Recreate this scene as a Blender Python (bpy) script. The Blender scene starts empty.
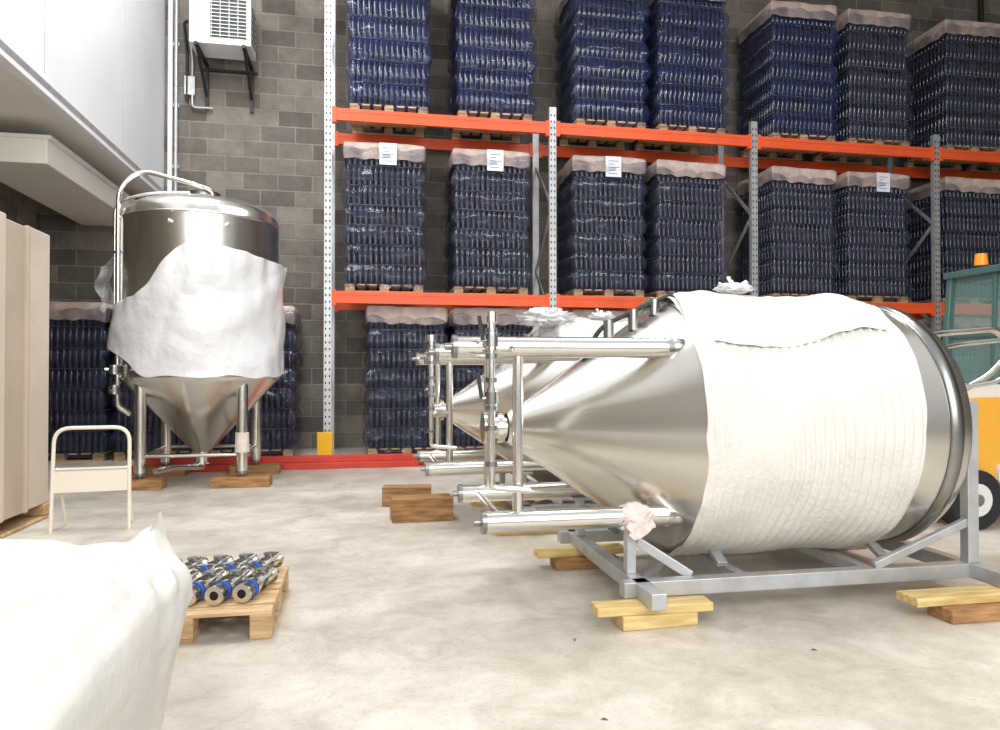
import bpy, math, random
from mathutils import Vector, Matrix, noise
random.seed(4)
S=bpy.context.scene
try:
    S.view_settings.view_transform='Standard'
except Exception: pass

# ---------------------------------------------------------------- materials
def srgb(r,g,b):
    f=lambda c:(c/255/12.92) if c/255<=.04045 else ((c/255+.055)/1.055)**2.4
    return (f(r),f(g),f(b),1)
def mat(name,col,rough=.5,metal=0,var=0,vscale=3,bump=0,bscale=20,alpha=1,spec=.5,col2=None,stretch=(1,1,1),coat=0,trans=0,dist=.02):
    m=bpy.data.materials.new(name); m.use_nodes=True
    nt=m.node_tree; N=nt.nodes; L=nt.links; p=N['Principled BSDF']
    c=srgb(*col); p.inputs['Base Color'].default_value=c
    p.inputs['Roughness'].default_value=rough; p.inputs['Metallic'].default_value=metal
    p.inputs['Alpha'].default_value=alpha
    p.inputs['Specular IOR Level'].default_value=spec
    p.inputs['Coat Weight'].default_value=coat
    p.inputs['Transmission Weight'].default_value=trans
    tc=N.new('ShaderNodeTexCoord'); mp=N.new('ShaderNodeMapping'); mp.inputs['Scale'].default_value=stretch
    L.new(tc.outputs['Object'],mp.inputs['Vector'])
    if col2 or var:
        n=N.new('ShaderNodeTexNoise'); n.inputs['Scale'].default_value=vscale; n.inputs['Detail'].default_value=6
        L.new(mp.outputs[0],n.inputs['Vector'])
        r=N.new('ShaderNodeValToRGB'); r.color_ramp.elements[0].position=.35; r.color_ramp.elements[1].position=.68
        c2=srgb(*col2) if col2 else tuple(x*(1-var) for x in c[:3])+(1,)
        r.color_ramp.elements[0].color=c2; r.color_ramp.elements[1].color=c
        L.new(n.outputs['Fac'],r.inputs['Fac']); L.new(r.outputs['Color'],p.inputs['Base Color'])
    if bump:
        n=N.new('ShaderNodeTexNoise'); n.inputs['Scale'].default_value=bscale; n.inputs['Detail'].default_value=4
        L.new(mp.outputs[0],n.inputs['Vector'])
        b=N.new('ShaderNodeBump'); b.inputs['Strength'].default_value=bump; b.inputs['Distance'].default_value=dist
        L.new(n.outputs['Fac'],b.inputs['Height']); L.new(b.outputs['Normal'],p.inputs['Normal'])
    return m
def plastic_mat(name,col,a0,a1,rough,bscale,vscale=5,dist=.03,strength=.8):
    m=mat(name,col,rough,0,bump=0); nt=m.node_tree; N=nt.nodes; L=nt.links; p=N['Principled BSDF']
    tc=N.new('ShaderNodeTexCoord')
    v=N.new('ShaderNodeTexNoise'); v.noise_type='RIDGED_MULTIFRACTAL'; v.inputs['Scale'].default_value=bscale; v.inputs['Detail'].default_value=2; v.inputs['Distortion'].default_value=.5
    L.new(tc.outputs['Object'],v.inputs['Vector'])
    b=N.new('ShaderNodeBump'); b.inputs['Strength'].default_value=strength; b.inputs['Distance'].default_value=dist
    L.new(v.outputs['Fac'],b.inputs['Height']); L.new(b.outputs['Normal'],p.inputs['Normal'])
    n=N.new('ShaderNodeTexNoise'); n.inputs['Scale'].default_value=vscale; n.inputs['Detail'].default_value=5
    L.new(tc.outputs['Object'],n.inputs['Vector'])
    r=N.new('ShaderNodeMapRange'); r.inputs['From Min'].default_value=.35; r.inputs['From Max'].default_value=.65
    r.inputs['To Min'].default_value=a0; r.inputs['To Max'].default_value=a1
    L.new(n.outputs['Fac'],r.inputs['Value']); L.new(r.outputs[0],p.inputs['Alpha'])
    return m

def floor_mat():
    m=bpy.data.materials.new('concrete_floor'); m.use_nodes=True
    nt=m.node_tree; N=nt.nodes; L=nt.links; p=N['Principled BSDF']
    tc=N.new('ShaderNodeTexCoord')
    n1=N.new('ShaderNodeTexNoise'); n1.inputs['Scale'].default_value=.6; n1.inputs['Detail'].default_value=10; n1.inputs['Roughness'].default_value=.7
    n2=N.new('ShaderNodeTexNoise'); n2.inputs['Scale'].default_value=3.2; n2.inputs['Detail'].default_value=11; n2.inputs['Distortion'].default_value=.8; n2.inputs['Roughness'].default_value=.75
    n3=N.new('ShaderNodeTexNoise'); n3.inputs['Scale'].default_value=60; n3.inputs['Detail'].default_value=3
    for n in (n1,n2,n3): L.new(tc.outputs['Object'],n.inputs['Vector'])
    r1=N.new('ShaderNodeValToRGB'); e=r1.color_ramp.elements
    e[0].position=.36; e[0].color=srgb(172,164,152); e[1].position=.62; e[1].color=srgb(216,209,198)
    r2=N.new('ShaderNodeValToRGB'); e=r2.color_ramp.elements
    e[0].position=.36; e[0].color=(.68,.65,.62,1); e[1].position=.56; e[1].color=(1,1,1,1)
    L.new(n1.outputs['Fac'],r1.inputs['Fac']); L.new(n2.outputs['Fac'],r2.inputs['Fac'])
    mx=N.new('ShaderNodeMix'); mx.data_type='RGBA'; mx.blend_type='MULTIPLY'; mx.inputs['Factor'].default_value=.6
    L.new(r1.outputs['Color'],mx.inputs['A']); L.new(r2.outputs['Color'],mx.inputs['B'])
    r3=N.new('ShaderNodeValToRGB'); e=r3.color_ramp.elements; e[0].position=.27; e[0].color=(.72,.7,.68,1); e[1].position=.42; e[1].color=(1,1,1,1)
    L.new(n3.outputs['Fac'],r3.inputs['Fac'])
    m2=N.new('ShaderNodeMix'); m2.data_type='RGBA'; m2.blend_type='MULTIPLY'; m2.inputs['Factor'].default_value=.8
    L.new(mx.outputs['Result'],m2.inputs['A']); L.new(r3.outputs['Color'],m2.inputs['B'])
    L.new(m2.outputs['Result'],p.inputs['Base Color'])
    rr=N.new('ShaderNodeMapRange'); rr.inputs['To Min'].default_value=.3; rr.inputs['To Max'].default_value=.6
    L.new(n2.outputs['Fac'],rr.inputs['Value']); L.new(rr.outputs[0],p.inputs['Roughness'])
    b=N.new('ShaderNodeBump'); b.inputs['Strength'].default_value=.15; b.inputs['Distance'].default_value=.01
    L.new(n3.outputs['Fac'],b.inputs['Height']); L.new(b.outputs['Normal'],p.inputs['Normal'])
    return m
def block_mat(name,axis='X',tint=1.0):
    m=bpy.data.materials.new(name); m.use_nodes=True
    nt=m.node_tree; N=nt.nodes; L=nt.links; p=N['Principled BSDF']; p.inputs['Roughness'].default_value=.9
    tc=N.new('ShaderNodeTexCoord'); sp=N.new('ShaderNodeSeparateXYZ'); cb=N.new('ShaderNodeCombineXYZ')
    L.new(tc.outputs['Object'],sp.inputs[0]); L.new(sp.outputs[axis],cb.inputs['X']); L.new(sp.outputs['Z'],cb.inputs['Y'])
    br=N.new('ShaderNodeTexBrick'); br.inputs['Scale'].default_value=1
    br.inputs['Brick Width'].default_value=.56; br.inputs['Row Height'].default_value=.27
    br.inputs['Mortar Size'].default_value=.014; br.inputs['Mortar Smooth'].default_value=.5; br.inputs['Bias'].default_value=-.1
    t=lambda a,b,c: srgb(min(255,a*tint),min(255,b*tint),min(255,c*tint))
    br.inputs['Color1'].default_value=t(158,150,140); br.inputs['Color2'].default_value=t(108,102,95); br.inputs['Mortar'].default_value=t(166,159,150)
    L.new(cb.outputs[0],br.inputs['Vector'])
    n=N.new('ShaderNodeTexNoise'); n.inputs['Scale'].default_value=1.0; n.inputs['Detail'].default_value=12; n.inputs['Roughness'].default_value=.8
    L.new(tc.outputs['Object'],n.inputs['Vector'])
    r=N.new('ShaderNodeValToRGB'); e=r.color_ramp.elements; e[0].position=.36;e[0].color=(.45,.43,.41,1);e[1].position=.62;e[1].color=(1,1,1,1)
    L.new(n.outputs['Fac'],r.inputs['Fac'])
    mx=N.new('ShaderNodeMix'); mx.data_type='RGBA'; mx.blend_type='MULTIPLY'; mx.inputs['Factor'].default_value=.85
    L.new(br.outputs['Color'],mx.inputs['A']); L.new(r.outputs['Color'],mx.inputs['B']); L.new(mx.outputs['Result'],p.inputs['Base Color'])
    b=N.new('ShaderNodeBump'); b.inputs['Strength'].default_value=.5; b.inputs['Distance'].default_value=.02; b.invert=True
    L.new(br.outputs['Fac'],b.inputs['Height']); L.new(b.outputs['Normal'],p.inputs['Normal'])
    return m

M_floor=floor_mat(); M_blockX=block_mat('concrete_block_wall','X',.92); M_blockY=block_mat('concrete_block_wall_side','Y')
M_white=mat('white_panel',(236,237,238),.45,var=.05,vscale=1)
M_cream=mat('cream_soffit',(244,239,229),.6,var=.06,vscale=1.5)
M_alu=mat('galvanised_steel',(198,200,202),.42,.6,var=.2,vscale=8)
M_steel=mat('brushed_stainless',(222,219,212),.24,1,var=.08,vscale=2.5,bump=.03,bscale=3)
M_steel2=mat('polished_tube',(222,220,214),.2,1)
M_steeld=mat('stainless_dark',(160,160,158),.3,1,var=.2,vscale=5)
M_black=mat('black_plastic',(28,28,30),.5)
M_dark=mat('dark_gap',(12,13,18),.8)
M_orange=mat('orange_beam',(236,92,42),.45,var=.12,vscale=4)
M_red=mat('red_orange_beam',(212,66,50),.45,var=.2,vscale=5)
M_yellow=mat('safety_yellow',(240,178,20),.5)
M_wood=mat('pallet_wood',(212,184,142),.7,col2=(172,138,98),vscale=5,stretch=(.6,6,6),bump=.2,bscale=20)
M_woody=mat('pale_timber',(222,200,140),.65,col2=(196,164,102),vscale=5,stretch=(1,7,7),bump=.15,bscale=20)
M_woodd=mat('brown_timber',(186,142,92),.75,col2=(136,98,62),vscale=5,stretch=(1,7,7),bump=.2,bscale=20)
M_bottle=mat('dark_glass',(32,36,52),.10,0,coat=.8)
M_sheet=mat('layer_divider',(92,95,112),.6)
M_core=mat('bottle_core',(10,11,18),.7)
M_filmg=plastic_mat('stretch_film_grey',(66,70,92),.08,.46,.10,5,4,.04)
M_filmb=plastic_mat('stretch_film_blue',(42,52,98),.16,.5,.10,5,4,.04)
M_card=mat('cardboard_cap',(206,186,176),.5,var=.35,vscale=6,bump=.4,bscale=12)
M_paper=mat('paper_label',(222,226,236),.7)
M_ink=mat('printed_ink',(60,64,80),.8)
M_foam=mat('foam_wrap',(220,217,210),.55,var=.08,vscale=5,bump=.35,bscale=35)
M_plast=mat('white_film_wrap',(246,247,249),.22,var=.07,vscale=3,bump=.5,bscale=4,dist=.06,alpha=.88,coat=.5)
M_plast2=plastic_mat('clear_plastic_loose',(244,246,250),.08,.4,.10,3.0,5,.05,.6)
M_bag=mat('white_fabric_bag',(208,206,200),.8,var=.08,vscale=3,bump=.6,bscale=8)
M_box=mat('kraft_carton',(214,202,186),.6,var=.12,vscale=2,bump=.2,bscale=5)
M_box2=mat('kraft_carton_darker',(190,176,158),.6,var=.12,vscale=2)  # darker carton tone of some slabs and the vertical strips
M_beige=mat('beige_enamel',(228,220,204),.45)
M_blue=mat('blue_gasket',(50,98,190),.4)
M_teal=mat('tinted_cab_glass',(120,150,144),.08,alpha=.55)
M_green=mat('green_grey_cab_frame',(70,100,94),.35,coat=.3)
M_fyel=mat('vehicle_yellow_paint',(240,176,56),.3,coat=.4)
M_fwht=mat('vehicle_grey_white_paint',(222,222,218),.3,coat=.4)
M_amber=mat('amber_beacon',(246,150,30),.25)
M_tire=mat('rubber_tyre',(36,36,40),.85)
M_cloth=mat('pinkish_rag',(232,216,208),.85,var=.15,vscale=14,bump=.6,bscale=18)
M_leaf=mat('floor_debris',(104,84,58),.9)

# ---------------------------------------------------------------- builder
class B:
    def __init__(s,M=None):
        s.v=[];s.f=[];s.m=[];s.sm=[];s.mats=[];s.M=M or Matrix.Identity(4)
    def mi(s,m):
        if m not in s.mats: s.mats.append(m)
        return s.mats.index(m)
    def add(s,vs,fs,m,smooth=False):
        o=len(s.v); s.v+=[s.M@Vector(p) for p in vs]; k=s.mi(m)
        for f in fs: s.f.append(tuple(i+o for i in f)); s.m.append(k); s.sm.append(smooth)
    def box(s,x0,x1,y0,y1,z0,z1,m):
        s.add([(x0,y0,z0),(x1,y0,z0),(x1,y1,z0),(x0,y1,z0),(x0,y0,z1),(x1,y0,z1),(x1,y1,z1),(x0,y1,z1)],
              [(0,3,2,1),(4,5,6,7),(0,1,5,4),(1,2,6,5),(2,3,7,6),(3,0,4,7)],m)
    def obox(s,c,size,rot,m):
        hx,hy,hz=[k/2 for k in size]; R=Matrix.Rotation(rot,3,'Z'); c=Vector(c)
        P=[c+R@Vector((a*hx,b*hy,d*hz)) for d in(-1,1) for a,b in((-1,-1),(1,-1),(1,1),(-1,1))]
        s.add(P,[(0,3,2,1),(4,5,6,7),(0,1,5,4),(1,2,6,5),(2,3,7,6),(3,0,4,7)],m)
    def frame(s,d):
        d=d.normalized(); u=Vector((0,0,1)) if abs(d.z)<.9 else Vector((0,1,0))
        a=d.cross(u).normalized(); return a,d.cross(a).normalized()
    def beam(s,p,q,w,h,m):
        p=Vector(p);q=Vector(q);a,b=s.frame(q-p)
        P=[x+a*(i*w/2)+b*(j*h/2) for x in(p,q) for i,j in((-1,-1),(1,-1),(1,1),(-1,1))]
        s.add(P,[(0,1,2,3),(4,7,6,5),(0,4,5,1),(1,5,6,2),(2,6,7,3),(3,7,4,0)],m)
    def cyl(s,p,q,r,m,seg=20,r2=None,caps=True):
        p=Vector(p);q=Vector(q);a,b=s.frame(q-p); r2=r if r2 is None else r2
        ring=lambda c,rr:[c+(a*math.cos(t)+b*math.sin(t))*rr for t in[2*math.pi*i/seg for i in range(seg)]]
        A=ring(p,r);C=ring(q,r2)
        s.add(A+C,[(i,(i+1)%seg,seg+(i+1)%seg,seg+i) for i in range(seg)],m,True)
        if caps:
            s.add(A,[tuple(range(seg))[::-1]],m); s.add(C,[tuple(range(seg))],m)
    def tube(s,pts,r,m,seg=12,fil=.06):
        pts=[Vector(p) for p in pts]; path=[pts[0]]
        for i in range(1,len(pts)-1):
            a=(pts[i-1]-pts[i]);b=(pts[i+1]-pts[i]);f=min(fil,a.length*.45,b.length*.45)
            A=pts[i]+a.normalized()*f;C=pts[i]+b.normalized()*f
            for k in range(7):
                t=k/6; path.append(A*(1-t)**2+pts[i]*2*t*(1-t)+C*t*t)
        path.append(pts[-1]); n=len(path)
        T=[(path[min(i+1,n-1)]-path[max(i-1,0)]).normalized() for i in range(n)]
        a,_=s.frame(T[0]); V=[]
        for i in range(n):
            a=(a-T[i]*a.dot(T[i])).normalized(); b=T[i].cross(a)
            V+=[path[i]+(a*math.cos(t)+b*math.sin(t))*r for t in[2*math.pi*k/seg for k in range(seg)]]
        F=[(i*seg+k,i*seg+(k+1)%seg,(i+1)*seg+(k+1)%seg,(i+1)*seg+k) for i in range(n-1) for k in range(seg)]
        s.add(V,F,m,True); s.add(V[:seg],[tuple(range(seg))[::-1]],m); s.add(V[-seg:],[tuple(range(seg))],m)
    def lathe(s,o,prof,m,seg=72):   # around local Z
        V=[];o=Vector(o)
        for r,z in prof: V+=[o+Vector((r*math.cos(2*math.pi*k/seg),r*math.sin(2*math.pi*k/seg),z)) for k in range(seg)]
        F=[(i*seg+k,i*seg+(k+1)%seg,(i+1)*seg+(k+1)%seg,(i+1)*seg+k) for i in range(len(prof)-1) for k in range(seg)]
        s.add(V,F,m,True)
    def grid(s,fn,nu,nv,m,wrap=False,smooth=True):
        V=[fn(i/nu,j/nv) for j in range(nv+1) for i in range(nu+(0 if wrap else 1))]; w=nu+(0 if wrap else 1)
        F=[(j*w+i,j*w+(i+1)%w,(j+1)*w+(i+1)%w,(j+1)*w+i) for j in range(nv) for i in range(nu)]
        s.add(V,F,m,smooth)
    def blob(s,c,size,m,amp=.3,fr=3,seed=0,nu=28,nv=18):
        c=Vector(c)
        def fn(u,v):
            t=2*math.pi*u;p=math.pi*v; d=Vector((math.sin(p)*math.cos(t),math.sin(p)*math.sin(t),math.cos(p)))
            k=1+amp*(1-2*abs(noise.noise(d*fr+Vector((seed,0,0)))))-amp*.5+amp*.6*noise.noise(d*fr*2.3+Vector((0,seed,0)))
            return c+Vector((d.x*size[0],d.y*size[1],d.z*size[2]))*k
        s.grid(fn,nu,nv,m,wrap=True)
    def mesh(s,name):
        me=bpy.data.meshes.new(name); me.from_pydata([tuple(v) for v in s.v],[],s.f)
        for m in s.mats: me.materials.append(m)
        me.polygons.foreach_set('material_index',s.m); me.polygons.foreach_set('use_smooth',s.sm); me.update(); return me
    def obj(s,name,bevel=0,solid=0,parent=None):
        o=bpy.data.objects.new(name,s.mesh(name)); S.collection.objects.link(o)
        if solid:
            md=o.modifiers.new('solid','SOLIDIFY'); md.thickness=solid
        if bevel:
            md=o.modifiers.new('bevel','BEVEL'); md.width=bevel; md.segments=2; md.limit_method='ANGLE'; md.angle_limit=math.radians(50)
        if parent: o.parent=parent
        return o
def empty(name):
    o=bpy.data.objects.new(name,None); S.collection.objects.link(o); return o

# ---------------------------------------------------------------- room shell
YB=12.5
b=B(); b.box(-5.2,15,-3,YB+.2,-.2,0,M_floor); b.obj('floor')
b=B(); b.box(-5.2,15,YB,YB+.2,0,9,M_blockX); b.obj('wall_back')
b=B(); b.box(-5.2,-5,-3,YB,0,9,M_blockY); b.obj('wall_left')
b=B(); b.box(14.8,15,-3,YB,0,9,M_blockY); b.obj('wall_right')
b=B(); b.box(-5.2,15,4.5,YB+.2,9,9.2,M_white); b.obj('rack_shade_ceiling')  # partial ceiling out of view, added to shade the rack end
b=B(); YE=YB-.01
b.box(-4.99,-3.22,1,YE,4.12,4.2,M_cream)
b.box(-4.99,-3.18,1,YE,4.2,8.98,M_white)
for y in [3.2,5.6,8.0,10.4]: b.box(-3.182,-3.177,y,y+.008,4.3,8.98,M_alu)
b.box(-3.24,-3.14,1,YE,4.07,4.12,M_white); b.box(-3.17,-3.14,1,YE,4.12,4.2,M_alu)
b.obj('insulated_panel_room')
b=B(); b.box(-4.4,-3.5,8.9,YE,3.62,3.9,M_cream); b.box(-4.42,-3.46,8.9,YE,3.9,3.95,M_white); b.obj('ceiling_duct',bevel=.01)
b=B()
b.cyl((-2.99,12.43,0),(-2.99,12.43,8.98),.03,M_alu); b.cyl((-3.08,12.43,3.2),(-3.08,12.43,8.98),.04,M_white)
for z in (4.6,5.6,6.6,7.6): b.box(-3.125,-2.95,12.44,12.49,z,z+.05,M_alu)
b.obj('conduit_pipe')
b=B(); b.cyl((12.3,12.42,5.2),(12.3,12.42,8.98),.05,M_black); b.box(11.2,12.9,12.44,12.49,5.9,6.0,M_alu); b.obj('wall_pipe')

# ---------------------------------------------------------------- air conditioner
b=B()
x0,x1,y0,y1,z0,z1=-2.62,-1.72,11.65,12.2,6.34,7.25
b.box(x0,x1,y0,y1,z0,z1,M_white)
b.box(x0+.30,x1-.05,y0-.015,y0,z0+.10,z1-.07,M_black)
for i in range(13):
    z=z0+.12+i*.057; b.box(x0+.30,x1-.05,y0-.03,y0-.01,z,z+.009,M_white)
for i in range(5):
    x=x0+.32+i*.13; b.box(x,x+.008,y0-.034,y0-.02,z0+.10,z1-.07,M_white)
for i in range(6): b.box(x1,x1+.008,y0+.1,y1-.08,z0+.12+i*.1,z0+.16+i*.1,M_black)
for x in (x0+.1,x1-.1):
    b.beam((x,11.6,z0-.03),(x,12.49,z0-.03),.05,.05,M_black); b.beam((x,12.46,z0-.0),(x,12.46,z0-.75),.05,.05,M_black)
    b.beam((x,11.7,z0-.04),(x,12.46,z0-.55),.04,.04,M_black)
b.beam((x0,12.44,z0-.1),(x1,12.44,z0-.1),.04,.04,M_black)
b.tube([(x0-.0,12.2,6.9),(x0-.2,12.2,6.9),(x0-.2,12.42,6.5),(x0-.2,12.42,5.7)],.025,M_black)
b.tube([(x0-.0,12.2,6.7),(x0-.12,12.25,6.7),(x0-.12,12.42,6.4),(x0-.12,12.42,5.6),(x0+.2,12.42,5.6)],.02,M_alu)
b.box(x0-.24,x0-.08,12.40,12.49,5.8,6.1,M_alu)
b.obj('air_conditioner_unit')

# ---------------------------------------------------------------- bottle pallets
def stack(name,film,label,w=1.17,d=1.08,layers=7,lh=.3,seed=0):
    b=B()
    hw,hd=w/2,d/2
    for y in (-hd,-.05,hd-.1): b.box(-hw,hw,y,y+.1,0,.02,M_wood)
    for x in (-hw,-.07,hw-.14):
        for y in (-hd,-.05,hd-.1): b.box(x,x+.14,y,y+.1,.02,.1,M_wood)
    for i in range(7):
        x=-hw+i*(w-.12)/6; b.box(x,x+.12,-hd,hd,.1,.12,M_wood)
    z=.13
    prof=[(.036,0),(.039,.012),(.039,.2),(.034,.225),(.02,.255),(.016,.275),(.018,.28),(.018,.29)]
    nx=14; ny=12; sx=(w-.1)/(nx-1); sy=(d-.1)/(ny-1); x0=-hw+.05; y0=-hd+.05
    pos=[(x0+i*sx,y0) for i in range(nx)]+[(x0,y0+j*sy) for j in range(1,ny)]+[(x0+(nx-1)*sx,y0+j*sy) for j in range(1,ny)]
    for l in range(layers):
        zz=z+l*lh; jx=.012*math.sin(l*2.3+seed); jy=.010*math.sin(l*1.7+seed)
        for x,y in pos: b.lathe((x+jx,y+jy,zz),prof,M_bottle,seg=10)
        b.box(-hw+.012+jx,hw-.012+jx,-hd+.012+jy,hd-.012+jy,zz+lh-.006,zz+lh-.001,M_sheet)
    top=z+layers*lh
    b.box(-hw+.07,hw-.07,-hd+.07,hd-.07,z,top,M_core)
    per=[];n=36
    for i in range(n): per.append((-hw+w*i/n,-hd,0,-1))
    for i in range(n): per.append((hw,-hd+d*i/n,1,0))
    for i in range(n): per.append((hw-w*i/n,hd,0,1))
    for i in range(n): per.append((-hw,hd-d*i/n,-1,0))
    P=len(per); nv=layers*10
    def fn(u,v):
        i=int(round(u*P))%P; x,y,nx_,ny_=per[i]; zz=.06+v*(top-.06)
        l=math.floor((zz-z)/lh); ph=((zz-z)/lh)%1.0
        prof_=max(0,math.sin(math.pi*min(1,ph)**.75))**.55
        off=-.026+.078*prof_+.030*noise.noise(Vector((x*4,y*4,zz*3+seed)))
        jx=.012*math.sin(l*2.3+seed); jy=.010*math.sin(l*1.7+seed)
        ox=nx_*off if nx_ else (x/hw)**5*off; oy=ny_*off if ny_ else (y/hd)**5*off
        return Vector((x+ox+jx,y+oy+jy,zz))
    b.grid(fn,P,nv,film,wrap=True)
    def cap(u,v):
        i=int(round(u*P))%P; x,y,nx_,ny_=per[i]; s=int(round(v*6))
        k=[1.03,1.05,1.055,1.05,1.02,.96,0][s]; h=[-.21,-.16,-.07,0,.035,.05,.05][s]
        k+=.016*noise.noise(Vector((x*5,y*5,h*9+seed)))
        if s==0: h+=.04*noise.noise(Vector((x*6,y*6,seed)))
        return Vector((x*k,y*k,top+h+.02*noise.noise(Vector((x*3,y*3,7+seed)))))
    b.grid(cap,P,6,M_card,wrap=True)
    if label:
        lx=.05; yl=-hd-.062
        b.box(lx-.13,lx+.13,yl-.006,yl,top-.30,top+.03,M_paper)
        for k in range(5): b.box(lx-.08,lx+.06-.05*(k%2)+.02*(k%3),yl-.008,yl-.005,top-.25+k*.05,top-.242+k*.05,M_ink)
    return b.mesh(name)
SG=[stack('bottle_stack_grey_%d'%k,M_filmg,False,seed=k) for k in (1,4)]
SGL=[stack('bottle_stack_grey_labelled_%d'%k,M_filmg,True,seed=k) for k in (2,7)]
SB=[stack('bottle_stack_blue_%d'%k,M_filmb,False,seed=k) for k in (3,5)]
cnt=0
def pal(me,x,y,z,rz=0,sz=1):
    global cnt
    cnt+=1
    o=bpy.data.objects.new('pallet_of_bottles',me[cnt%2]); o.location=(x,y,z); o.rotation_euler[2]=rz; o.scale=(1,1,sz); S.collection.objects.link(o)
ZL1,ZL2=2.49,5.215; YP=11.60
xs=[.33,1.98,3.92,5.32,7.38,8.84,10.8,12.2]
lab=[1,1,1,0,0,1,0,0]
for i,x in enumerate(xs):
    pal(SGL if lab[i] else SG,x,YP+.02*(i%2),ZL1,random.uniform(-.03,.03))
    pal(SB if i<5 else SG,x+(.07 if i in(0,1) else .03),YP,ZL2,random.uniform(-.03,.03),1.12 if i<4 else 1.05)
for x in (.66,1.98,3.9,5.3,7.3,8.8,10.8): pal(SG,x,YP+.02,0,random.uniform(-.02,.02))
for x in (-1.62,-2.92,-4.22): pal(SG,x,11.75,0,random.uniform(-.02,.02))

# ---------------------------------------------------------------- pallet rack
YR=11.0
b=B()
ux=[-.51,2.93,6.39,9.88,13.35]
for k,x in enumerate(ux):
    H=8.9 if k==0 else 5.45
    for y in (YR-.04,YR+1.1):
        b.box(x-.055,x+.055,y-.04,y+.04,0,H,M_alu); b.box(x-.09,x+.09,y-.08,y+.08,0,.012,M_alu)
    z=.2
    while z<H-.1:
        for dx in (-.028,.028): b.box(x+dx-.009,x+dx+.009,YR-.083,YR-.079,z,z+.035,M_dark)
        z+=.1
    z=.3;f=0
    while z<H-1:
        ya,yb=(YR,YR+1.06) if f%2==0 else (YR+1.06,YR)
        b.beam((x,ya,z),(x,yb,z+.9),.03,.05,M_alu); z+=.9;f+=1
for i in range(4):
    xa,xb=ux[i]+.055,ux[i+1]-.055
    for zc in (2.395,5.12):
        for y in (YR-.05,YR+1.09):
            b.box(xa,xb,y-.03,y+.03,zc-.09,zc+.09,M_orange)
            b.box(xa,xb,y-.034,y+.034,zc+.03,zc+.034,M_red)
            for x,sx in((xa,1),(xb,-1)):
                b.box(min(x,x+sx*.06),max(x,x+sx*.06),y-.045,y+.03,zc-.13,zc+.11,M_orange)
b.obj('pallet_rack')
b=B(); b.box(-.65,-.43,10.78,10.82,0,.4,M_yellow); b.box(-.65,-.61,10.82,10.87,0,.4,M_yellow); b.box(-.47,-.43,10.82,10.87,0,.4,M_yellow); b.obj('rack_post_protector',bevel=.01)
b=B()
for i,(y,z) in enumerate([(9.75,0),(9.87,0),(9.8,.085)]): b.box(-2.9+.1*i,.75+.08*i,y,y+.11,z,z+.085,M_red)
b.obj('stacked_rack_beams',bevel=.008)

# ---------------------------------------------------------------- tank generator (local axis Z)
def tank(b,R,zt,zj,ze,rt,lh,legz,lr,dome,legtop):
    b.lathe((0,0,0),[(rt,zt),(R-.03,zj-.03),(R-.008,zj-.008),(R,zj+.01)],M_steel)
    b.lathe((0,0,0),[(R,zj+.01),(R,ze-.02)],M_steel)
    for z in (zj+.02,ze-.03): b.lathe((0,0,0),[(R,z-.015),(R+.008,z-.01),(R+.008,z+.01),(R,z+.015)],M_steel2)
    pr=[(R,ze-.02),(R*.985,ze+.04)]
    for k in range(1,9):
        t=k/8; pr.append((R*.985*math.cos(t*math.pi/2),ze+.04+dome*math.sin(t*math.pi/2)))
    b.lathe((0,0,0),pr,M_steel)
    b.cyl((0,0,zt-.12),(0,0,zt+.02),rt*.75,M_steel2); b.cyl((0,0,zt-.06),(0,0,zt-.03),rt*1.05,M_steel2); b.cyl((0,0,zt-.14),(0,0,zt-.12),rt*1.05,M_steel2)
    for (sx,sy),z0 in zip(((-1,-1),(1,-1),(1,1),(-1,1)),legz):
        x,y=sx*lh,sy*lh
        b.cyl((x,y,z0),(x,y,legtop),lr,M_steel2,seg=28)
        b.cyl((x,y,z0-.012),(x,y,z0+.012),lr*1.1,M_steeld,seg=28)
        b.cyl((x,y,z0-.05),(x,y,z0),lr*.35,M_steeld)
        b.cyl((x,y,legtop-.3),(x*.95,y*.95,legtop+.1),lr*1.1,M_steel,r2=lr*.5)
def clamp(b,p,q,r,m=None):
    p=Vector(p);q=Vector(q);d=(q-p).normalized()
    b.cyl(p-d*.012,p+d*.012,r*1.55,m or M_steeld)
def valve(b,c,ax,r,hd):
    c=Vector(c);ax=Vector(ax).normalized();hd=Vector(hd).normalized()
    b.cyl(c-ax*.03,c+ax*.03,r*1.7,M_steeld); b.cyl(c-ax*.05,c-ax*.03,r*1.4,M_steel2); b.cyl(c+ax*.03,c+ax*.05,r*1.4,M_steel2)
    b.cyl(c,c+hd*(r*2.6),r*.5,M_steel2); b.beam(c+hd*(r*2.6),c+hd*(r*2.6)+ax*.12+hd*.02,.018,.018,M_black)

# ---- standing tank
TX,TY=-1.85,8.98
root=empty('standing_fermentation_tank'); 
b=B(Matrix.Translation((TX,TY,0)))
tank(b,.87,.34,1.2,3.02,.09,.53,[.16]*4,.062,.24,1.6)
b.cyl((0,0,3.25),(0,0,3.36),.16,M_steel2); b.cyl((0,0,3.33),(0,0,3.38),.19,M_steeld)
for a,c in (((-1,-1),(1,-1)),((1,-1),(1,1)),((1,1),(-1,1)),((-1,1),(-1,-1))):
    b.cyl((a[0]*.53,a[1]*.53,.35),(c[0]*.53,c[1]*.53,.35),.02,M_steel2)
b.tube([(-.82,-.35,1.1),(-.82,-.35,3.33),(-.6,-.32,3.54),(0,-.3,3.40),(.14,-.2,3.38),(.14,-.2,3.2)],.026,M_steel2,fil=.16)
b.tube([(-.90,-.2,1.5),(-.90,-.2,3.2),(-.5,-.2,3.32),(.05,-.1,3.36)],.018,M_steel2,fil=.14)
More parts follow.
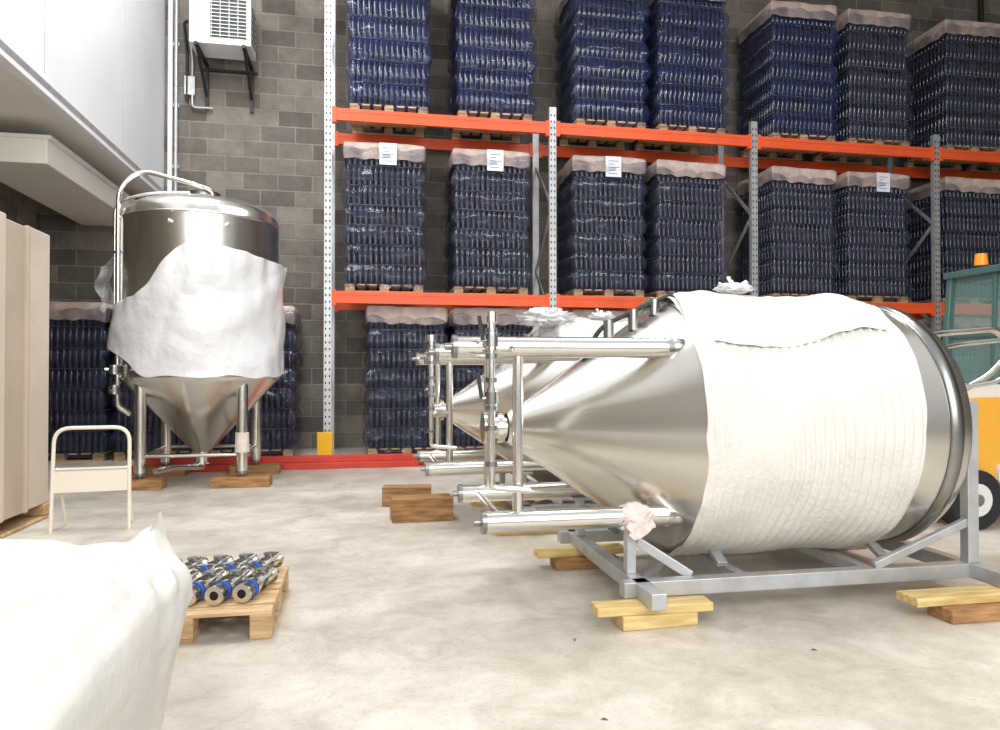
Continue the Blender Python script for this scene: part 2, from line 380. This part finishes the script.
b.tube([(-.82,-.35,1.1),(-.82,-.35,.9),(-.7,-.3,.8)],.028,M_steel2)
for z in (1.15,1.9,2.6): clamp(b,(-.82,-.35,z),(-.82,-.35,z+1),.028)
valve(b,(-.82,-.45,1.3),(0,0,1),.035,(-1,-.3,0)); valve(b,(-.82,-.45,1.08),(0,0,1),.035,(0,-1,0))
b.tube([(0,0,.2),(0,0,.16),(-.2,-.5,.22),(-.3,-.8,.22)],.035,M_steel2)
valve(b,(-.55,-.60,1.30),(0,0,1),.03,(-1,-1,0)); 
for i,(a,z) in enumerate(((-.2,2.88),(.5,2.88))): b.cyl((math.sin(a)*.85,-math.cos(a)*.85,z),(math.sin(a)*.93,-math.cos(a)*.93,z),.025,M_steel2)
b.cyl((.53,-.53,.38),(.53,-.53,.6),.08,M_cloth,r2=.072)
b.obj('tank_body',parent=root)
def ss(x,a,c):
    t=max(0,min(1,(x-a)/(c-a))); return t*t*(3-2*t)
def wrapfn(u,v):
    a=math.radians(-150+300*u)      # 0 = towards -Y
    s=math.sin(a)
    top=2.08+.56*ss(s,-.62,.05)-.10*ss(s,.3,1)+.04*noise.noise(Vector((a*3,0,1)))-.05*ss(-s,.6,.9)
    bot=1.22+.04*noise.noise(Vector((a*3,5,1)))+.30*ss(-s,.35,.95)
    z=bot+(top-bot)*v
    p=Vector((a*1.3+z*.8,z*1.1-a*.5,3)); r=.89+.06*abs(noise.noise(p))+.014*abs(noise.noise(p*2.3))+.04*(1-v)**3*(.5+.5*noise.noise(Vector((a*5,2,2))))+.035*v**6*(.5+noise.noise(Vector((a*6,8,2))))
    r+=.012*math.sin(9*(z-.55*a)+2*noise.noise(p))
    r+=.07*ss(-s,.5,.9)*ss(z,2.2,1.7)
    return Vector((TX+r*math.sin(a),TY-r*math.cos(a),z))
b=B(); b.grid(wrapfn,200,60,M_plast)
b.grid(lambda u,v:Vector((TX-.86-.16*u+.03*math.sin(v*9),TY-.35-.05*math.sin(u*5+v*4),1.95+.62*v*(1-.25*u)+.03*math.sin(u*7))),14,20,M_plast2)
b.obj('plastic_wrap',parent=root)
for i,(x,y,sx,sy) in enumerate(((TX-.53,TY-.53,.5,.25),(TX+.53,TY-.53,.62,.28),(TX-.53,TY+.53,.5,.25),(TX+.53,TY+.53,.6,.25))):
    b=B(); b.box(x-sx/2,x+sx/2,y-sy/2,y+sy/2,0,.11,M_woodd); b.obj('wood_block_%d'%(i+1),bevel=.006,parent=root)

# ---- lying tanks
def lying(name,Yc,dx,near):
    root=empty(name)
    Zc=.94; R=.735
    M=Matrix.Translation((dx,Yc,Zc))@Matrix.Rotation(math.pi/2,4,'Y')
    b=B(M)
    tl=.46 if near else .60
    tank(b,R,.82,1.75,3.2,.085,.45,[tl,.61,.61,tl],.055,.2,1.9)
    b.lathe((0,0,0),[(R+.002,3.12),(R+.018,3.13),(R+.018,3.19),(R,3.2)],M_steeld)
    b.obj('tank_body',parent=root)
    b=B(Matrix.Translation((dx,Yc,0)))
    yn=-.45
    b.cyl((.79,yn,.49),(.79,yn,1.39),.028,M_steel2); 
    b.cyl((.79,-yn,.49),(.79,-yn,1.39),.028,M_steel2)
    b.cyl((.72,-.45,.49),(.72,.45,.49),.02,M_steel2)
    x=.635;y=yn-.09
    b.tube([(x,y,1.54),(x,y,.74)],.020,M_steel2)
    b.cyl((x,y,1.51),(x,y,1.56),.032,M_steel2)
    for z in (1.47,1.34,1.22,1.08,.98,.80): clamp(b,(x,y,z),(x,y,z+1),.020)
    valve(b,(x,y,1.42),(0,0,1),.020,(-1,-.4,0)); valve(b,(x,y,1.13),(0,0,1),.020,(-1,-.2,0))
    b.tube([(x,y,1.38),(x+.1,y,1.38),(x+.12,yn,1.38)],.018,M_steel2,fil=.03)
    b.tube([(x,y,1.0),(x,y,.92),(x+.06,y+.3,.92),(.70,0,.94)],.02,M_steel2,fil=.05)
    b.tube([(x,y,.76),(x,y,.68),(x+.2,y,.66)],.016,M_steel2,fil=.03)
    b.tube([(3.3,-.1,1.45),(3.75,.05,1.52),(4.26,.1,1.56),(4.38,.1,1.42),(4.2,.1,1.24),(3.9,.1,1.1),(3.35,.1,1.0)],.022,M_steel2,fil=.09)
    b.tube([(3.3,-.25,1.36),(3.75,-.1,1.44),(4.2,-.06,1.48),(4.3,-.06,1.36),(4.12,-.06,1.2),(3.4,0,1.1)],.016,M_steel2,fil=.08)
    b.cyl((3.3,0,.94),(3.46,0,.94),.22,M_steel2); b.cyl((3.42,0,.94),(3.47,0,.94),.25,M_steeld)
    b.obj('pipework',parent=root)
    b=B(Matrix.Translation((dx,Yc,0))); g=.078; z0=.116; zc=z0+g/2
    for yy in (-.6,.6): b.beam((1.3,yy,zc),(3.42,yy,zc),g,g,M_alu)
    for xx in (1.40,3.36): b.beam((xx,-.84,zc),(xx,.72,zc),g,g,M_alu)
    for xx in (2.0,2.75): b.beam((xx,-.6,zc),(xx,.6,zc),.06,.06,M_alu)
    b.beam((1.42,-.56,zc),(2.2,.56,zc),.03,.05,M_alu)
    for xx in (1.95,2.95):
        for sy in (-1,1): b.beam((xx,sy*.42,.20),(xx,sy*.28,.27),.06,.03,M_alu)
    for yy in (-.6,.6):
        b.beam((3.36,yy,z0),(3.36,yy,1.1),.07,.06,M_alu); b.beam((2.75,yy,.2),(3.34,yy,.42),.035,.045,M_alu)
        b.beam((3.36,yy,1.08),(3.2,yy*.9,1.08),.05,.04,M_alu)
    b.beam((3.36,-.6,1.0),(3.36,.6,1.0),.05,.05,M_alu)
    for yy in (-.45,.45):
        b.beam((1.40,yy,z0+g),(1.40,yy,.44),.05,.06,M_alu); b.box(1.33,1.47,yy-.06,yy+.06,.43,.45,M_alu)
        b.beam((1.44,yy,.36),(1.7,yy-.1*(1 if yy<0 else -1),.19),.03,.05,M_alu)
    b.obj('cradle_frame',parent=root,bevel=.004)
    def foam(u,v):
        a=2*math.pi*u
        lo=1.69+.05*noise.noise(Vector((math.cos(a)*2,math.sin(a)*2,dx)))+.05*max(0,-math.cos(a))*max(0,math.sin(a)) +.05*max(0,math.cos(a))
        hi=2.95+.03*noise.noise(Vector((math.cos(a)*2,math.sin(a)*2,9)))+.06*max(0,math.cos(a))
        X=lo+(hi-lo)*v
        pos=Vector((X*1.5,math.cos(a)*1.6,math.sin(a)*1.6))
        rib=.009*math.sin(2*math.pi*(X+.03*noise.noise(pos*1.2))/.058)*(.6+.45*noise.noise(pos*1.4+Vector((1,1,8)))*2)
        r=R+.022+rib+.018*noise.noise(pos*2)+.05*max(0,math.cos(a))**3*abs(noise.noise(pos*2.3+Vector((4,0,0))))
        r+=.02*max(0,1-v*14)*noise.noise(Vector((a*6,1,1)))
        return Vector((dx+X,Yc-r*math.sin(a),Zc+r*math.cos(a)))
    b=B(); b.grid(foam,160,200,M_foam,wrap=True)
    def sheet(u,v):
        a=-.6+1.45*v+.10*math.sin(u*5)*v; X=1.76+1.12*u+.05*math.sin(v*5)*(1-u)-.04*math.cos(v*4)*u
        pos=Vector((X*2.2,a*2.2,5)); r=R+.05+.04*noise.noise(pos)+.035*abs(noise.noise(pos*2.6))-.03*max(0,v-.75)*4
        return Vector((dx+X,Yc-r*math.sin(a),Zc+r*math.cos(a)))
    b.grid(sheet,80,50,M_foam)
    b.blob((dx+2.2,Yc-.1,Zc+R+.09),(.10,.08,.03),M_plast,amp=.5,fr=3,seed=2)
    for k in range(5):
        a=k*1.3; b.beam((dx+2.2,Yc-.1,Zc+R+.09),(dx+2.2+.09*math.cos(a),Yc-.1+.08*math.sin(a),Zc+R+.13+.02*(k%2)),.02,.008,M_plast)
    b.obj('foam_wrap',parent=root)
    if near:
        b=B(); b.blob((1.42,Yc-.45,.49),(.10,.080,.072),M_cloth,amp=.2,fr=3,seed=1)
        b.grid(lambda u,v:Vector((1.36+.15*u+.01*math.sin(v*9),Yc-.53-.012*math.sin(u*11),.50-.09*v-.03*math.sin(u*5))),16,10,M_cloth)
        b.obj('rag',parent=root)
    return root
t1=lying('lying_fermentation_tank',4.1,0,True)
t2=lying('lying_fermentation_tank',6.25,-.10,False)
b=B()
def drape(u,v):
    X=1.15+1.35*u; a=-.55+1.3*v+.1*math.sin(u*7)
    R2=.735*min(1,max(.12,(X+.12-.82)/(1.75-.82))) if X<1.63 else .735
    p=Vector((X*3,a*2.5,1)); r=R2+.04+.09*abs(noise.noise(p))+.05*abs(noise.noise(p*2.7))
    return Vector((X,6.25-r*math.sin(a),.94+r*math.cos(a)))
b.grid(drape,90,60,M_plast2)
b.blob((1.55,6.05,1.74),(.22,.18,.07),M_plast,amp=.5,fr=2.6,seed=1,nu=40,nv=26)
b.obj('crumpled_plastic_sheet',parent=t2)
b=B()
b.tube([(1.25,4.05,1.28),(1.35,4.0,1.52),(1.6,3.98,1.64),(1.8,3.98,1.72)],.014,M_black,fil=.08)
for x in (1.4,1.55,1.68): b.cyl((x,3.98,1.40+(x-1.4)*.7),(x,3.98,1.56+(x-1.4)*.45),.03,M_steeld); 
b.obj('top_fittings',parent=t1)

# ---------------------------------------------------------------- timber supports
def timbers(name,parts):
    b=B()
    for c,s,r,m in parts: b.obox(c,s,r,m)
    return b.obj(name,bevel=.006)
T='timber_support'
timbers(T,[((1.44,3.42,.035),(.40,.16,.07),.05,M_woody),((1.42,3.40,.0925),(.60,.12,.045),-.02,M_woody)])
timbers(T,[((1.42,4.52,.035),(.42,.16,.07),.0,M_woodd),((1.40,4.55,.0925),(.6,.12,.045),.05,M_woody)])
timbers(T,[((3.14,3.20,.035),(.5,.17,.07),.0,M_woodd),((3.08,3.26,.0925),(.66,.15,.045),.0,M_woody)])
timbers(T,[((3.3,4.66,.055),(.5,.16,.11),.0,M_woodd)])
timbers(T,[((.50,6.22,.10),(.52,.22,.20),.05,M_woodd)])
timbers(T,[((.42,6.95,.09),(.46,.2,.18),-.1,M_woodd)])
timbers(T,[((1.32,5.55,.055),(.6,.16,.11),0,M_woody)])
timbers(T,[((1.32,6.8,.055),(.6,.16,.11),0,M_woody)])
timbers(T,[((3.2,5.6,.055),(.6,.16,.11),0,M_woody)])
timbers(T,[((3.2,6.8,.055),(.6,.16,.11),0,M_woody)])

# ---------------------------------------------------------------- small pallet with valves
b=B(); X0,X1,Y0,Y1=-1.22,-.42,3.56,4.36
for x in (X0,(X0+X1)/2-.05,X1-.1): b.box(x,x+.1,Y0,Y1,0,.02,M_wood)
for x in (X0,(X0+X1)/2-.05,X1-.1):
    for y in (Y0,(Y0+Y1)/2-.06,Y1-.12): b.box(x,x+.1,y,y+.12,.02,.1,M_wood)
for x in (X0,(X0+X1)/2-.05,X1-.1): b.box(x,x+.1,Y0,Y1,.1,.115,M_wood)
n=7
for i in range(n):
    y=Y0+i*(Y1-Y0-.095)/(n-1); b.box(X0,X1,y,y+.095,.115,.135,M_wood)
b.obj('wooden_pallet',bevel=.003)
b=B(); zt=.137
def fitting(x,y,a,L=1):
    M=Matrix.Translation((x,y,zt+.048))@Matrix.Rotation(a,4,'Z'); b.M=M
    b.cyl((0,-.18,0),(0,.16*L,0),.032,M_steel2); b.cyl((0,-.195,0),(0,-.175,0),.046,M_steel2); b.cyl((0,.14*L,0),(0,.16*L,0),.045,M_steel2)
    b.cyl((0,-.12,0),(0,-.108,0),.047,M_blue); b.cyl((0,-.155,0),(0,-.135,0),.043,M_steeld)
    b.cyl((0,-.09,0),(0,-.06,0),.043,M_steel2)
    b.cyl((0,.0,0),(0,.025,0),.043,M_steeld); b.cyl((0,.04,0),(0,.04,.05),.018,M_steel2); b.cyl((0,.04,.045),(0,.04,.06),.028,M_steeld)
    b.cyl((0,-.196,0),(0,-.1955,0),.022,M_dark); b.beam((.03,-.05,.02),(.05,.08,.05),.012,.012,M_steel2); b.M=Matrix.Identity(4)
for k in range(5): fitting(-1.02+k*.125,3.86-.01*(k%2),-.28)
for k in range(5): fitting(-1.06+k*.132,4.16+.01*k,-.4,.8)
b.obj('valve_fittings')

# ---------------------------------------------------------------- foreground bag
def se(c,p): return math.copysign(abs(c)**p,c)
b=B(); cx,cy=-1.28,1.66; hx,hy,h=.80,.93,.70
def bag(u,v):
    t=2*math.pi*u; p=math.pi*(v-.5)
    x=se(math.cos(p),.24)*se(math.cos(t),.26); y=se(math.cos(p),.24)*se(math.sin(t),.26); z=se(math.sin(p),.26)
    zz=(z*.5+.5)
    k=.80+.17*zz
    P=Vector((x*2.2,y*2.2,zz*1.7))
    fold=.025*(1-abs(noise.noise(P*1.0))*2)+.020*(1-2*abs(noise.noise(P*2.3+Vector((3,1,0)))))+.010*noise.noise(P*6)
    X=cx+x*hx*k; Y=cy+y*hy*(k+.03); Z=max(.004,zz*h)
    n=Vector((x,y,z*.8)); n.normalize()
    X+=n.x*fold; Y+=n.y*fold; Z+=n.z*fold*1.1*(1 if z>-.5 else 0)
    if z>.2:
        d=math.hypot((X+.66)/.06,(Y-2.48)/.09); Z+=.07*math.exp(-d*d)
        d=math.hypot((X+1.35)/.35,(Y-2.4)/.3); Z+=.05*math.exp(-d*d)
    return Vector((X,Y,max(.004,Z)))
b.grid(bag,280,170,M_bag,wrap=True)
b.grid(lambda u,v:Vector((-.65+.07*(u-.5)*(1-v)+.015*v,2.46+.12*(u-.5)*(1-.6*v),.66+.15*v)),6,10,M_bag)
b.obj('bulk_bag')

# ---------------------------------------------------------------- cartons on the left
b=B()
y=3.2
k=0
for wdt in (.42,.4,.44,.38,.46,.36,.42,.46,.42):
    m=M_box if k%3!=1 else M_box2
    b.box(-3.9,-2.66-.02*(k%3),y,y+wdt-.015,.13,2.47-.025*(k%2),m)
    y+=wdt; k+=1
for yy in (3.7,4.6,5.5,6.4): b.box(-2.69,-2.645,yy,yy+.03,.13,2.45,M_box2)
b.box(-3.9,-2.68,3.2,6.96,0,.03,M_wood); 
for yy in (3.2,4.4,5.6,6.82): b.box(-3.9,-2.68,yy,yy+.14,.03,.13,M_wood)
b.obj('carton_stack',bevel=.012)

# ---------------------------------------------------------------- metal step stool
b=B(Matrix.Translation((-2.13,6.3,0))@Matrix.Rotation(.10,4,'Z'))
b.tube([(-.28,-.05,.0),(-.27,0,.82),(.27,0,.82),(.28,-.05,.0)],.015,M_beige,fil=.12)
b.box(-.27,.27,-.03,-.01,.31,.49,M_beige); b.box(-.27,.27,-.03,.08,.48,.495,M_beige)
b.tube([(-.25,.01,.50),(-.25,.26,0)],.012,M_beige); b.tube([(.25,.01,.50),(.25,.26,0)],.012,M_beige)
b.obj('metal_step_stool')

# ---------------------------------------------------------------- forklift
root=empty('forklift')
b=B()
def rbox(b,x0,x1,y0,y1,z0,z1,m,r=.12,n=8):
    pts=[]
    for cx_,cz_,a0 in ((x1-r,z1-r,0),(x0+r,z1-r,90),(x0+r*.5,z0+r*.5,180),(x1-r*.5,z0+r*.5,270)):
        rr=r if a0<180 else r*.5
        for k in range(n+1):
            a=math.radians(a0+90*k/n); pts.append((cx_+rr*math.cos(a),cz_+rr*math.sin(a)))
    N=len(pts); V=[(x,y0,z) for x,z in pts]+[(x,y1,z) for x,z in pts]
    b.add(V,[(i,(i+1)%N,N+(i+1)%N,N+i) for i in range(N)],m,True); b.add(V[:N],[tuple(range(N))],m); b.add(V[N:],[tuple(range(N))[::-1]],m)
rbox(b,4.45,7.2,5.05,6.15,.18,.80,M_fyel,r=.2)
rbox(b,4.5,5.9,5.08,6.12,.5,1.16,M_fwht,r=.15)
rbox(b,4.42,5.75,5.02,6.18,.22,1.06,M_fyel,r=.38)
b.box(4.75,7.0,5.01,5.03,.26,.34,M_black)
rbox(b,4.95,5.9,4.985,5.04,.36,.52,M_fwht,r=.06)
rbox(b,5.7,6.2,5.3,5.9,.95,1.15,M_black,r=.06); rbox(b,5.65,5.78,5.3,5.9,1.1,1.6,M_black,r=.05)
b.box(6.7,7.1,5.1,6.1,.7,1.2,M_fyel)
for y in (5.1,6.1):
    b.beam((5.45,y,1.0),(5.56,y,2.2),.07,.06,M_green); b.beam((6.85,y,1.1),(6.55,y,2.2),.07,.05,M_green)
b.box(5.5,6.65,5.06,6.14,2.18,2.24,M_green)
for i in range(6): b.box(5.6+i*.17,5.65+i*.17,5.1,6.1,2.24,2.26,M_green)
b.add([(5.5,5.12,1.1),(5.57,5.12,2.17),(5.57,6.08,2.17),(5.5,6.08,1.1)],[(0,1,2,3)],M_teal)
b.beam((5.52,5.6,1.1),(5.56,5.6,2.18),.04,.04,M_green); b.beam((5.52,5.1,1.62),(5.52,6.1,1.62),.03,.05,M_green)
b.add([(5.53,5.09,1.3),(6.7,5.09,1.3),(6.55,5.09,2.17),(5.6,5.09,2.17)],[(0,1,2,3)],M_teal)
b.cyl((5.60,5.8,2.24),(5.60,5.8,2.27),.07,M_black); b.cyl((5.60,5.8,2.27),(5.60,5.8,2.38),.06,M_amber,r2=.05)
for x,r in ((4.72,.24),(6.85,.3)):
    for y in (4.96,5.98):
        b.cyl((x,y,r),(x,y+.2,r),r,M_tire,seg=36); b.cyl((x,y-.01,r),(x,y+.21,r),r*.55,M_fwht); b.cyl((x,y-.02,r),(x,y+.0,r),r*.2,M_steeld)
for y in (5.3,5.85):
    b.box(7.2,7.35,y,y+.1,.1,2.2,M_black); b.box(7.38,8.5,y,y+.12,.05,.09,M_black); b.box(7.36,7.4,y,y+.12,.05,.7,M_black)
b.box(7.2,7.35,5.3,5.95,2.1,2.2,M_black); b.box(7.2,7.35,5.3,5.95,1.1,1.2,M_black)
b.cyl((6.5,5.6,1.3),(6.45,5.6,1.33),.16,M_black)
for v in range(len(b.v)): b.v[v].x+=.12
b.obj('forklift_body',bevel=.008,parent=root)

# ---------------------------------------------------------------- debris
b=B()
for x,y in ((.98,3.28),(.85,2.50),(2.0,2.95)):
    for k in range(2):
        a=random.uniform(0,6.3); r=.016
        c=Vector((x+random.uniform(-.015,.015),y+random.uniform(-.015,.015),.001))
        b.add([c+Vector((r*math.cos(a),r*math.sin(a),0)),c+Vector((r*.3*math.cos(a+2),r*.3*math.sin(a+2),.006)),c+Vector((-r*math.cos(a+.4),-r*math.sin(a+.4),.0)),c+Vector((r*.3*math.cos(a-2),r*.3*math.sin(a-2),.002))],[(0,1,2,3)],M_leaf)
b.obj('floor_litter')

# ---------------------------------------------------------------- light
def area(name,loc,tgt,sx,sy,e,col=(1,1,1)):
    l=bpy.data.lights.new(name,'AREA'); l.shape='RECTANGLE'; l.size=sx; l.size_y=sy; l.energy=e; l.color=col
    o=bpy.data.objects.new(name,l); o.location=loc; o.rotation_euler=(Vector(tgt)-Vector(loc)).to_track_quat('-Z','Y').to_euler(); S.collection.objects.link(o)
area('door_light',(1,-2.6,4.0),(0,6,1.2),9,4.5,600,(1,.995,.985))
area('overhead_fill',(-1.6,7.0,8.6),(-1.8,8.0,0),1.6,5,480,(.98,.99,1))  # added overhead fill towards the standing tank, no known fixture
area('overhead_fill',(4.5,5.6,8.6),(4.0,5.4,0),1.6,5,340,(.98,.99,1))  # second added fill, above the right side, no known fixture
w=bpy.data.worlds.new('world'); S.world=w; w.use_nodes=True
nt=w.node_tree; N=nt.nodes; L=nt.links; bg=N['Background']
tc=N.new('ShaderNodeTexCoord'); sp=N.new('ShaderNodeSeparateXYZ'); r=N.new('ShaderNodeValToRGB')
L.new(tc.outputs['Generated'],sp.inputs[0]); L.new(sp.outputs['Z'],r.inputs['Fac'])
e=r.color_ramp.elements; e[0].position=0; e[0].color=(.45,.45,.45,1); e[1].position=.8; e[1].color=(1,1,1,1)
L.new(r.outputs['Color'],bg.inputs['Color']); bg.inputs['Strength'].default_value=.85

# ---------------------------------------------------------------- camera
c=bpy.data.cameras.new('camera'); c.sensor_width=36; c.lens=36*.72; c.clip_end=100
o=bpy.data.objects.new('camera',c); o.location=(0,0,1.25); o.rotation_euler=(math.radians(90.716),0,math.radians(-10.8))
S.collection.objects.link(o); S.camera=o
